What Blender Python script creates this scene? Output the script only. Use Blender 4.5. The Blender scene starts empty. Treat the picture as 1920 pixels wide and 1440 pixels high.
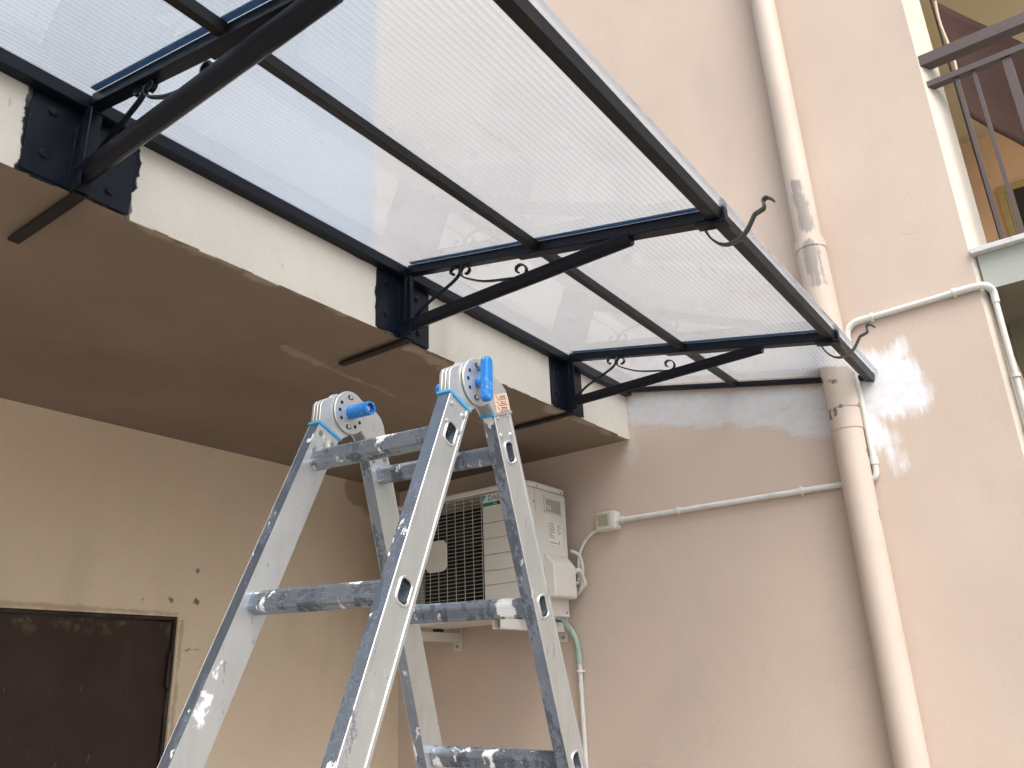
import bpy, math, random
from mathutils import Vector, Matrix, geometry
random.seed(7)
SC = bpy.context.scene
COL = SC.collection
R = math.radians
GROUND = -1.56

# ------------------------------------------------------------------ camera, sky, sun, exposure
cd = bpy.data.cameras.new('camera')
cam = bpy.data.objects.new('camera', cd); COL.objects.link(cam)
fwd = Vector((0.76490814, 0.53903402, 0.35264411))
rgt = Vector((0.58792113, -0.8079136, -0.04030336))
upv = Vector((-0.26318109, -0.23815529, 0.93488918))
mw = Matrix((rgt, upv, -fwd)).transposed().to_4x4()
mw.translation = Vector((-3.1819, -1.61557, 0.0363))
cam.matrix_world = mw
cd.sensor_fit = 'HORIZONTAL'; cd.sensor_width = 36.0
cd.lens = 36.0 * 1547.009 / 1920.0
cd.clip_start = 0.02; cd.clip_end = 3000.0
SC.camera = cam
SC.render.resolution_x, SC.render.resolution_y = 1024, 768

SUN_DIR = Vector((-0.34, -0.50, 0.80)).normalized()      # towards the sun
wd = bpy.data.worlds.new('World'); SC.world = wd; wd.use_nodes = True
wt = wd.node_tree; wt.nodes.clear()
sky = wt.nodes.new('ShaderNodeTexSky'); sky.sky_type = 'NISHITA'; sky.sun_disc = False
sky.sun_elevation = math.asin(SUN_DIR.z)
sky.sun_rotation = math.atan2(SUN_DIR.x, SUN_DIR.y)
sky.air_density = 1.0; sky.dust_density = 4.0; sky.ozone_density = 1.0
hs = wt.nodes.new('ShaderNodeHueSaturation'); hs.inputs['Saturation'].default_value = 0.36
bg = wt.nodes.new('ShaderNodeBackground'); bg.inputs['Strength'].default_value = 0.13
wo = wt.nodes.new('ShaderNodeOutputWorld')
wt.links.new(sky.outputs[0], hs.inputs['Color']); wt.links.new(hs.outputs[0], bg.inputs['Color'])
wt.links.new(bg.outputs[0], wo.inputs['Surface'])

sd = bpy.data.lights.new('sun', 'SUN'); sd.energy = 1.3; sd.angle = R(45); sd.color = (1.0, 0.97, 0.94)
so = bpy.data.objects.new('sun', sd); COL.objects.link(so)
so.rotation_euler = SUN_DIR.to_track_quat('Z', 'Y').to_euler(); so.location = (0, 0, 12)
SC.view_settings.view_transform = 'Standard'; SC.view_settings.look = 'None'
SC.view_settings.gamma = 1.0; SC.view_settings.exposure = 1.0
SC.view_settings.use_curve_mapping = False
SC.cycles.max_bounces = 10; SC.cycles.transmission_bounces = 8; SC.cycles.diffuse_bounces = 5
SC.cycles.use_denoising = True

# ------------------------------------------------------------------ material helpers
class Mat:
    def __init__(s, name, base=(.5, .5, .5), rough=.6, metal=0.0, spec=None):
        s.m = bpy.data.materials.new(name); s.m.use_nodes = True
        s.t = s.m.node_tree; s.t.nodes.clear()
        s.out = s.t.nodes.new('ShaderNodeOutputMaterial')
        s.b = s.t.nodes.new('ShaderNodeBsdfPrincipled')
        s.t.links.new(s.b.outputs[0], s.out.inputs['Surface'])
        s.set(s.b, 'Base Color', base); s.set(s.b, 'Roughness', rough); s.set(s.b, 'Metallic', metal)
        if spec is not None: s.set(s.b, 'Specular IOR Level', spec)
        s._co = None
    def set(s, n, k, v):
        i = n.inputs[k]
        if isinstance(v, bpy.types.NodeSocket): s.t.links.new(v, i)
        elif i.type == 'RGBA' and hasattr(v, '__len__') and len(v) == 3: i.default_value = (*v, 1)
        else: i.default_value = v
    def n(s, typ, ins=None, **at):
        n = s.t.nodes.new('ShaderNode' + typ)
        for k, v in at.items(): setattr(n, k, v)
        for k, v in (ins or {}).items(): s.set(n, k, v)
        return n
    @property
    def co(s):
        if s._co is None: s._co = s.n('TexCoord').outputs['Object']
        return s._co
    def math(s, op, a, b=0.0, clamp=False):
        return s.n('Math', {0: a, 1: b}, operation=op, use_clamp=clamp).outputs[0]
    def vm(s, op, a, b=(0, 0, 0)):
        n = s.n('VectorMath', {0: a, 1: b}, operation=op)
        return n.outputs['Value'] if op in ('DOT_PRODUCT', 'LENGTH', 'DISTANCE') else n.outputs['Vector']
    def scl(s, v, f):
        n = s.n('VectorMath', {0: v}, operation='SCALE'); s.set(n, 'Scale', f); return n.outputs['Vector']
    def noise(s, scale, detail=3, rough=.55, vec=None, color=False):
        n = s.n('TexNoise', {'Vector': vec if vec is not None else s.co, 'Scale': scale, 'Detail': detail, 'Roughness': rough})
        return n.outputs['Color' if color else 'Fac']
    def stretch(s, sc): return s.vm('MULTIPLY', s.co, sc)
    def step(s, v, lo, hi):
        return s.n('MapRange', {'Value': v, 'From Min': lo, 'From Max': hi, 'To Min': 0.0, 'To Max': 1.0}, interpolation_type='SMOOTHSTEP').outputs[0]
    def mix(s, f, a, b):
        n = s.n('Mix', data_type='RGBA'); s.set(n, 0, f)
        s.set(n, 6, a if not hasattr(a, '__len__') or len(a) == 4 else (*a, 1))
        s.set(n, 7, b if not hasattr(b, '__len__') or len(b) == 4 else (*b, 1)); return n.outputs[2]
    def seg(s, p, a, b, r):      # distance to a capsule
        a = Vector(a); b = Vector(b); ba = b - a
        pa = s.vm('SUBTRACT', p, tuple(a))
        h = s.math('DIVIDE', s.vm('DOT_PRODUCT', pa, tuple(ba)), max(ba.dot(ba), 1e-6), True)
        sb = s.n('VectorMath', {0: tuple(ba)}, operation='SCALE'); s.set(sb, 'Scale', h)
        return s.math('SUBTRACT', s.vm('LENGTH', s.vm('SUBTRACT', pa, sb.outputs['Vector'])), r)
    def segs(s, p, lst):
        d = None
        for a, b, r in lst:
            e = s.seg(p, a, b, r); d = e if d is None else s.math('MINIMUM', d, e)
        return d
    def warp(s, scale, amp, detail=3):
        c = s.noise(scale, detail, color=True)
        return s.vm('ADD', s.co, s.scl(s.vm('SUBTRACT', c, (.5, .5, .5)), amp))
    def bump(s, h, strength=.3, dist=.01):
        n = s.n('Bump', {'Height': h, 'Strength': strength, 'Distance': dist}); s.set(s.b, 'Normal', n.outputs[0]); return n
    def base(s, c): s.set(s.b, 'Base Color', c)

def plaster(name, c1, c2, blotch=1.3, dirt=(.20, .17, .14), dirt_amt=.25, crack=0.0):
    m = Mat(name, rough=.88, spec=.25)
    big = m.step(m.noise(blotch, 5, .6), .3, .7)
    col = m.mix(big, c1, c2)
    st = m.step(m.noise(2.2, 5, .6, m.stretch((1, 1, .35))), .52, .8)
    col = m.mix(m.math('MULTIPLY', st, dirt_amt), col, dirt)
    fine = m.noise(90, 4, .6)
    col = m.mix(m.math('MULTIPLY', m.step(fine, .35, .75), .05), col, (.08, .06, .05))
    if crack:
        v = m.n('TexVoronoi', {'Vector': m.warp(4, .22), 'Scale': 2.6}, feature='DISTANCE_TO_EDGE').outputs['Distance']
        ln = m.math('SUBTRACT', 1.0, m.step(v, .0, .006))
        ln = m.math('MULTIPLY', ln, m.step(m.noise(1.1, 2), .48, .66))
        col = m.mix(m.math('MULTIPLY', ln, crack), col, (.12, .09, .07))
    m.bump(m.math('ADD', m.noise(160, 3), m.math('MULTIPLY', m.noise(12, 3), 1.5)),   .07, .003)
    m.col = col; m.base(col)
    return m

PINK1, PINK2 = (.605, .495, .415), (.55, .445, .372)
m_pink = plaster('pink_stucco', PINK1, PINK2, crack=.13, dirt=(.40, .36, .34), dirt_amt=.45)
def paint_patch():
    m = m_pink
    # streaky edges: noise stretched along the brush
    st = m.noise(9, 4, .65, m.stretch((1, 1.0, 5.5)))
    st2 = m.noise(9, 4, .65, m.stretch((1, 6.0, 1.2)))
    p = m.warp(7, .06)
    d1 = m.segs(p, [((0, -.04, 1.235), (0, -.86, 1.06), .052), ((0, -.04, 1.18), (0, -.42, 1.09), .045),
                    ((0, -.42, 1.10), (0, -.84, .985), .045), ((0, -.74, .985), (0, -.86, .955), .055)])
    d2 = m.segs(p, [((0, -1.0, 1.09), (0, -1.09, 1.06), .125), ((0, -1.08, 1.10), (0, -1.155, 1.19), .035), ((0, -1.10, 1.02), (0, -1.165, 1.00), .065),
                    ((0, -1.00, .98), (0, -1.03, .86), .045), ((0, -1.03, .87), (0, -1.075, .755), .022)])
    a1 = m.step(m.math('ADD', d1, m.math('MULTIPLY', m.math('SUBTRACT', st, .5), .09)), .016, -.022)
    a2 = m.step(m.math('ADD', d2, m.math('MULTIPLY', m.math('SUBTRACT', st2, .5), .085)), .022, -.035)
    dens = m.step(m.noise(11, 4, .6, m.stretch((1, 2.5, 3))), .2, .62)
    a1 = m.math('MULTIPLY', a1, m.math('ADD', .52, m.math('MULTIPLY', dens, .42)))
    a2 = m.math('MULTIPLY', a2, m.math('ADD', .68, m.math('MULTIPLY', dens, .32)))
    col = m.mix(a1, m.col, (.63, .64, .655))
    col = m.mix(a2, col, (.78, .79, .82))
    # plaster smear where the slab dies into the wall
    d3 = m.segs(p, [((0, -.01, 1.09), (0, .0, .99), .02), ((0, .02, 1.00), (0, -.03, 1.02), .015)])
    a3 = m.math('MULTIPLY', m.step(m.math('ADD', d3, m.math('MULTIPLY', m.math('SUBTRACT', st, .5), .06)), .01, -.01), .7)
    col = m.mix(a3, col, (.62, .56, .49))
    m.base(col)
paint_patch()
m_tan = plaster('tan_stucco', (.72, .60, .455), (.66, .545, .41), dirt=(.30, .22, .14), dirt_amt=.30)
def tan_marks():
    m = m_tan
    p = m.warp(30, .02)
    # drilled holes, old paint edges above the door, brown patch in the corner
    d = m.segs(p, [((-1.283, 1.392, .437),) * 2 + (.010,), ((-1.170, 1.392, .437),) * 2 + (.012,), ((-1.178, 1.392, .559),) * 2 + (.006,), ((-1.40, 1.392, .432),) * 2 + (.003,),
                   ((-1.20, 1.392, .255), (-1.14, 1.392, .252), .0008)])
    d = m.math('ADD', d, m.math('MULTIPLY', m.math('SUBTRACT', m.noise(70, 3), .5), .02))
    col = m.mix(m.math('MULTIPLY', m.step(d, .006, -.004), .8), m.col, (.10, .075, .045))
    d2 = m.segs(p, [((-2.6, 1.392, .392), (-1.25, 1.392, .386), .006), ((-1.225, 1.392, .36), (-1.225, 1.392, -1.4), .006)])
    d2 = m.math('ADD', d2, m.math('MULTIPLY', m.math('SUBTRACT', m.noise(12, 4), .5), .03))
    col = m.mix(m.math('MULTIPLY', m.step(d2, .008, -.004), .55), col, (.33, .23, .13))
    d3 = m.segs(p, [((-.32, 1.392, 1.04), (0, 1.392, 1.03), .08), ((-.22, 1.392, .97), (0, 1.392, .93), .05)])
    d3 = m.math('ADD', d3, m.math('MULTIPLY', m.math('SUBTRACT', m.noise(8, 4), .5), .08))
    col = m.mix(m.math('MULTIPLY', m.step(d3, .012, -.012), .75), col, (.36, .25, .16))
    m.base(col)
tan_marks()

XR = (-3.47, -2.486, -1.467, -.515)
m_face = plaster('cream_slab_paint', (.73, .69, .61), (.65, .61, .54), dirt=(.36, .32, .27), dirt_amt=.45)
def face_marks():
    m = m_face
    x = m.n('SeparateXYZ', {0: m.co})
    e = m.math('MULTIPLY', m.math('SUBTRACT', m.noise(11, 4, .55), .5), .07)
    e2 = m.math('MULTIPLY', m.math('SUBTRACT', m.noise(14, 5, .65), .5), .05)
    d = m.math('SUBTRACT', 1.279, x.outputs[2])                    # black paint dragged along the rear bar
    fade = m.math('MULTIPLY', m.step(x.outputs[0], -1.5, -2.2), -.012)
    d = m.math('SUBTRACT', d, fade)
    for xr, w in zip(XR, (.12, .127, .112, .10)):
        d = m.math('MINIMUM', d, m.math('ADD', m.math('SUBTRACT', m.math('ABSOLUTE', m.math('SUBTRACT', x.outputs[0], xr + .0)), w), e))
    a = m.step(m.math('ADD', d, m.math('MULTIPLY', e2, .35)), .002, -.002)
    col = m.mix(a, m.col, (.012, .014, .020))
    sc = m.step(m.noise(22, 3, .6, m.vm('MULTIPLY', m.warp(5, .1), (2.2, 1, .5))), .70, .73)
    col = m.mix(m.math('MULTIPLY', sc, .35), col, (.22, .19, .16))
    pt = m.step(m.noise(5, 4, .6), .52, .60)
    col = m.mix(m.math('MULTIPLY', pt, .18), col, (.80, .77, .70))
    m.base(col)
face_marks()
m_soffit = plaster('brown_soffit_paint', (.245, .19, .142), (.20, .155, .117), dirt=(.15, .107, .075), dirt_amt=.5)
def soffit_marks():
    m = m_soffit
    p = m.warp(5, .09)
    st = m.noise(14, 4, .6)
    def ad(lst, w, s):
        return m.step(m.math('ADD', m.segs(p, lst), m.math('MULTIPLY', m.math('SUBTRACT', st, .5), w)), s, -s)
    z = 1.079
    line = ad([((-1.62, .33, z), (-1.30, .35, z), .012), ((-1.30, .35, z), (-1.10, .39, z), .007), ((-1.1, .39, z), (-.62, .33, z), .005), ((-1.66, .31, z), (-1.50, .34, z), .02)], .03, .007)
    edge = ad([((-1.40, .03, z), (-1.22, .05, z), .018), ((-1.18, .06, z), (-1.02, .09, z), .03), ((-.62, .04, z), (-.50, .05, z), .025), ((-.42, .02, z), (0, .02, z), .012), ((-2.4, .01, z), (-1.7, .01, z), .008)], .08, .012)
    col = m.mix(m.math('MULTIPLY', line, .40), m.col, (.45, .36, .27))
    col = m.mix(m.math('MULTIPLY', edge, .5), col, (.50, .43, .34))
    m.base(col)
soffit_marks()

def simple(name, c, rough=.5, metal=0.0, var=.25, scale=14, bump=.0, spec=None, dark=(.05, .045, .04)):
    m = Mat(name, rough=rough, metal=metal, spec=spec)
    f = m.math('MULTIPLY', m.step(m.noise(scale, 5, .62), .45, .8), var)
    m.col = m.mix(f, c, dark); m.base(m.col)
    m.set(m.b, 'Roughness', m.math('ADD', rough - .06, m.math('MULTIPLY', m.noise(scale * 2, 3), .14)))
    if bump: m.bump(m.noise(scale * 6, 3), bump, .002)
    return m
m_black = simple('black_painted_steel', (.0045, .0070, .014), .34, var=.35, scale=18, bump=.10, spec=.22, dark=(.009, .012, .021))
m_blackmatte = simple('brown_black_steel', (.010, .009, .010), .42, var=.3, bump=.1, spec=.3)
m_hook = simple('weathered_black_strap', (.045, .042, .042), .42, var=.5, scale=30, dark=(.02, .018, .017))
m_rail = simple('brown_railing_paint', (.085, .058, .058), .45, var=.3)
m_white = simple('aged_white_plastic', (.62, .60, .54), .5, var=.22, scale=9, dark=(.25, .23, .18))
m_conduit = simple('white_conduit', (.66, .66, .62), .4, var=.3, scale=11, dark=(.33, .32, .27))
m_green = simple('green_grey_drain_hose', (.36, .45, .42), .5, var=.3)
m_acbody = simple('ivory_appliance_paint', (.64, .62, .57), .42, var=.16, scale=6, dark=(.30, .26, .19))
m_acgrille = simple('grey_grille_wire', (.50, .48, .43), .5, var=.2)
m_dark = simple('dark_interior', (.012, .011, .010), .8, var=.2)
m_rubber = simple('black_rubber', (.02, .02, .02), .7)
m_bolt = simple('steel_bolt', (.35, .33, .30), .4, metal=.7)
m_marble = simple('white_stone_sill', (.60, .60, .60), .55, var=.5, scale=40, bump=.3, dark=(.30, .30, .31))
m_slabface = plaster('grey_green_slab_paint', (.46, .48, .44), (.40, .42, .38), dirt=(.26, .26, .22))
m_olive = plaster('olive_grey_soffit', (.27, .25, .17), (.22, .20, .14))
m_peach = plaster('peach_loggia_wall', (.80, .58, .38), (.76, .54, .35))
m_ceil = plaster('ochre_loggia_ceiling', (.62, .56, .38), (.56, .50, .34))
m_cream = plaster('cream_pier_paint', (.66, .61, .53), (.60, .55, .47), dirt=(.34, .27, .19), dirt_amt=.5)
m_fabric = simple('brown_awning_cloth', (.070, .040, .034), .9, spec=.1, var=.45, scale=7, dark=(.05, .03, .026))
m_fabric.bump(m_fabric.noise(5, 3, vec=m_fabric.stretch((1, 6, 1))), .25, .02)
m_yframe = simple('ochre_window_frame', (.44, .36, .16), .5, var=.25)
m_pane = simple('dark_window_glass', (.03, .03, .035), .08, var=.1)
m_ground = plaster('concrete_ground', (.33, .31, .285), (.28, .26, .24), blotch=.4)
m_blue = Mat('blue_plastic', (.015, .22, .62), .38)
def bluewear():
    m = m_blue
    f = m.step(m.noise(120, 5, .7), .60, .66); m.base(m.mix(f, (.012, .20, .60), (.62, .66, .70)))
bluewear()
m_bluering = Mat('light_blue_plastic', (.06, .34, .62), .45)
m_red = Mat('red_print', (.55, .06, .03), .5)
m_ink = Mat('dark_print', (.05, .05, .06), .6)
m_sticker = simple('worn_sticker', (.62, .50, .38), .55, var=.35, scale=60, dark=(.75, .72, .66))
m_paper = Mat('white_label', (.70, .69, .64), .5)
m_logoblue = Mat('logo_blue', (.02, .16, .30), .4)
m_logocyan = Mat('logo_cyan', (.03, .38, .48), .4)
m_teal = Mat('teal_strip', (.0, .24, .19), .4)

m_door = Mat('brown_steel_door', rough=.55, spec=.25)
def doorm():
    m = m_door
    c = m.mix(m.step(m.noise(3, 4, .6), .35, .7), (.034, .020, .014), (.048, .029, .020))
    st = m.step(m.noise(7, 5, .7, m.stretch((1, 1, .25))), .58, .8)
    c = m.mix(m.math('MULTIPLY', st, .4), c, (.075, .055, .035))
    z = m.n('SeparateXYZ', {0: m.co})
    top = m.step(z.outputs[2], .27, .37)
    mud = m.math('MULTIPLY', top, m.step(m.noise(17, 5, .7), .50, .64))
    c = m.mix(m.math('MULTIPLY', mud, .65), c, (.17, .15, .09))
    sc = m.step(m.noise(16, 2, .5, m.vm('MULTIPLY', m.warp(2, .3), (7, 1, 1.2))), .735, .76)
    c = m.mix(m.math('MULTIPLY', sc, .5), c, (.20, .17, .14))
    m.base(c); m.bump(m.noise(60, 3), .1, .003)
doorm()
m_frame = simple('brown_door_frame', (.030, .018, .013), .5, spec=.25, var=.5, scale=5, dark=(.14, .13, .12))

def alu(name, splat=.665, smear=.60, base=(.70, .705, .70), rough=.37, metal=.78):
    m = Mat(name, rough=rough, metal=metal)
    fine = m.noise(40, 3, .6, m.stretch((1, 1, .12)))
    c = m.mix(m.math('MULTIPLY', m.step(fine, .4, .7), .18), base, (.45, .46, .48))
    wsp = m.warp(35, .02)
    # handling marks: cloudy oxide and long thin scratches
    c = m.mix(m.math('MULTIPLY', m.step(m.noise(7, 5, .65), .42, .75), .35), c, tuple(v * .62 for v in base))
    scr = m.step(m.noise(30, 2, .5, m.vm('MULTIPLY', wsp, (3, 3, .25))), .71, .74)
    c = m.mix(m.math('MULTIPLY', scr, .5), c, tuple(v * .35 for v in base))
    dk = m.step(m.noise(9, 5, .7, m.vm('MULTIPLY', wsp, (1.6, 1.6, .5))), smear, smear + .05)
    dk = m.math('MULTIPLY', dk, m.step(m.noise(70, 4, .7), .38, .5))
    c = m.mix(m.math('MULTIPLY', dk, .8), c, (.05, .055, .065))
    wp = m.step(m.noise(15, 5, .68, m.vm('ADD', m.vm('MULTIPLY', wsp, (1.2, 1.2, .7)), (7, 3, 1))), splat, splat + .025)
    sp = m.math('MULTIPLY', m.step(m.noise(60, 5, .75, m.vm('MULTIPLY', wsp, (1, 1, .45))), .68, .70), m.step(m.noise(4, 2), .45, .6))
    wp = m.math('MAXIMUM', wp, sp)
    # thrown blob of white filler with brown drips, low on the left stile
    bl = m.segs(m.warp(60, .02), [((-2.395, -.478, .015), (-2.382, -.478, .050), .012), ((-2.372, -.478, .085), (-2.365, -.478, .105), .006)])
    bl = m.step(m.math('ADD', bl, m.math('MULTIPLY', m.math('SUBTRACT', m.noise(90, 4, .7), .5), .03)), .002, -.002)
    wp = m.math('MAXIMUM', wp, bl)
    dr = m.segs(m.warp(40, .008), [((-2.355, -.478, .135), (-2.362, -.478, .05), .0012), ((-2.388, -.478, .09), (-2.391, -.478, .06), .001), ((-2.40, -.478, .0), (-2.41, -.478, -.02), .0015)])
    dk = m.math('MAXIMUM', dk, m.step(dr, .0012, -.0012))
    c = m.mix(wp, c, (.80, .80, .80))
    m.base(c)
    pt = m.math('MAXIMUM', wp, dk)
    m.set(m.b, 'Metallic', m.math('MULTIPLY', m.math('SUBTRACT', 1.0, pt), metal))
    m.set(m.b, 'Roughness', m.math('ADD', rough, m.math('MULTIPLY', pt, .3)))
    m.bump(m.math('ADD', wp, m.math('MULTIPLY', m.noise(130, 2), .2)), .25, .0015)
    return m
m_alu = alu('worn_aluminium')
m_alu_rung = alu('paint_flecked_rung', splat=.57, smear=.50, base=(.27, .32, .39), rough=.44, metal=.8)
m_alu_edge = alu('smudged_shaded_aluminium_edge', splat=.60, smear=.50, base=(.25, .31, .40), rough=.42, metal=.85)  # narrow stile faces: bluish sky-reflection shade put into the base colour, plus smudges
m_steel = simple('hinge_steel', (.66, .66, .64), .38, metal=.75, var=.3, scale=40, dark=(.35, .33, .31))

m_pipe = Mat('pink_painted_pipe', rough=.55, spec=.35)
def pipem():
    m = m_pipe
    c = m.mix(m.step(m.noise(2.5, 4), .35, .7), (.59, .495, .42), (.53, .44, .37))
    p = m.warp(30, .02)
    st = m.noise(34, 5, .7, m.stretch((1, 1, .12)))
    d = m.segs(p, [((-.115, -.925, 1.96), (-.115, -.935, 1.76), .026), ((-.115, -.93, 1.66), (-.115, -.94, 1.50), .024)])
    a = m.math('MULTIPLY', m.step(m.math('ADD', d, m.math('MULTIPLY', m.math('SUBTRACT', st, .5), .10)), .008, -.008), .8)
    c = m.mix(a, c, (.22, .20, .19))
    d = m.segs(p, [((-.11, -.93, 1.085), (-.08, -.875, 1.11), .012), ((-.118, -.93, .985), (-.06, -.988, .99), .007), ((-.118, -.93, .985), (-.08, -.872, .98), .006), ((-.1, -.885, .98), (-.1, -.885, .955), .009), ((-.115, -.91, .98), (-.115, -.91, .962), .006), ((-.075, -.873, 1.08), (-.075, -.873, 1.0), .007), ((-.06, -.983, .82), (-.06, -.983, .80), .006), ((-.06, -.985, .60), (-.06, -.985, .57), .006)])
    a = m.step(m.math('ADD', d, m.math('MULTIPLY', m.math('SUBTRACT', m.noise(60, 4, .7), .5), .035)), .003, -.003)
    c = m.mix(m.math('MULTIPLY', a, .85), c, (.10, .075, .055))
    m.base(c); m.bump(m.noise(50, 3), .08, .003)
pipem()

# twin-wall polycarbonate: ribs every 10.5 mm, glossy skins, milky core
m_poly = Mat('twinwall_polycarbonate')
def poly():
    m = m_poly; t = m.t
    y = m.n('SeparateXYZ', {0: m.co}).outputs[1]
    s = m.math('SINE', m.math('MULTIPLY', y, 2 * math.pi / .0160))
    rib = m.step(s, .1, .95)
    dirt = m.math('MAXIMUM', m.step(m.noise(3, 4, .6), .4, .8), m.step(m.noise(9, 4, .65, m.stretch((.35, 2.5, 1))), .60, .72))
    tr = m.n('BsdfTranslucent', {'Color': m.mix(rib, (.64, .69, .735), (.80, .83, .855))})
    rf = m.n('BsdfRefraction', {'Color': m.mix(rib, (.80, .825, .85), (.95, .96, .97)), 'Roughness': .27, 'IOR': 1.04})
    mx = m.n('MixShader', {0: .80, 1: tr.outputs[0], 2: rf.outputs[0]})
    df = m.n('BsdfDiffuse', {'Color': (.85, .88, .92, 1)})
    mx2 = m.n('MixShader', {0: m.math('ADD', .03, m.math('MULTIPLY', dirt, .09)), 1: mx.outputs[0], 2: df.outputs[0]})
    gl = m.n('BsdfGlossy', {'Roughness': .05})
    fr = m.n('Fresnel', {'IOR': 1.8})
    front = m.math('SUBTRACT', 1.0, m.n('NewGeometry').outputs['Backfacing'])
    m3 = m.n('MixShader', {0: m.math('MULTIPLY', fr.outputs[0], front), 1: mx2.outputs[0], 2: gl.outputs[0]})
    t.links.new(m3.outputs[0], m.out.inputs['Surface'])
poly()

m_gasket = Mat('blue_clear_gasket', (.06, .10, .17), .35)
def gask():
    m = m_gasket
    tr = m.n('BsdfTranslucent', {'Color': (.22, .34, .50, 1)}); mx = m.n('MixShader', {0: .5, 1: m.b.outputs[0], 2: tr.outputs[0]})
    m.t.links.new(mx.outputs[0], m.out.inputs['Surface'])
gask()
# ------------------------------------------------------------------ mesh helpers
def V(*a): return Vector(a if len(a) > 1 else a[0])
def smooth_path(pts, k=6, closed=False):
    P = [Vector(p) for p in pts]; n = len(P); out = []
    for i in range(n - 1):
        p0 = P[max(i - 1, 0)]; p1 = P[i]; p2 = P[i + 1]; p3 = P[min(i + 2, n - 1)]
        for j in range(k):
            t = j / k
            out.append(.5 * ((2 * p1) + (p2 - p0) * t + (2 * p0 - 5 * p1 + 4 * p2 - p3) * t * t + (3 * p1 - p0 - 3 * p2 + p3) * t ** 3))
    out.append(P[-1]); return out
def hull2(pts):
    pts = sorted(set((round(a, 6), round(b, 6)) for a, b in pts))
    def half(ps):
        h = []
        for p in ps:
            while len(h) > 1 and (h[-1][0] - h[-2][0]) * (p[1] - h[-2][1]) - (h[-1][1] - h[-2][1]) * (p[0] - h[-2][0]) <= 0: h.pop()
            h.append(p)
        return h
    a = half(pts); b = half(pts[::-1]); return a[:-1] + b[:-1]
def circ(r, n=20, cx=0, cy=0, a0=0, a1=2 * math.pi): return [(cx + r * math.cos(a0 + (a1 - a0) * i / n), cy + r * math.sin(a0 + (a1 - a0) * i / n)) for i in range(n)]
def rrect(w, h, r, n=4):
    o = []
    for cx, cy, a in ((w / 2 - r, h / 2 - r, 0), (-w / 2 + r, h / 2 - r, 90), (-w / 2 + r, -h / 2 + r, 180), (w / 2 - r, -h / 2 + r, 270)):
        for i in range(n + 1):
            t = R(a + 90 * i / n); o.append((cx + r * math.cos(t), cy + r * math.sin(t)))
    return o
WLOC = {}
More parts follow.
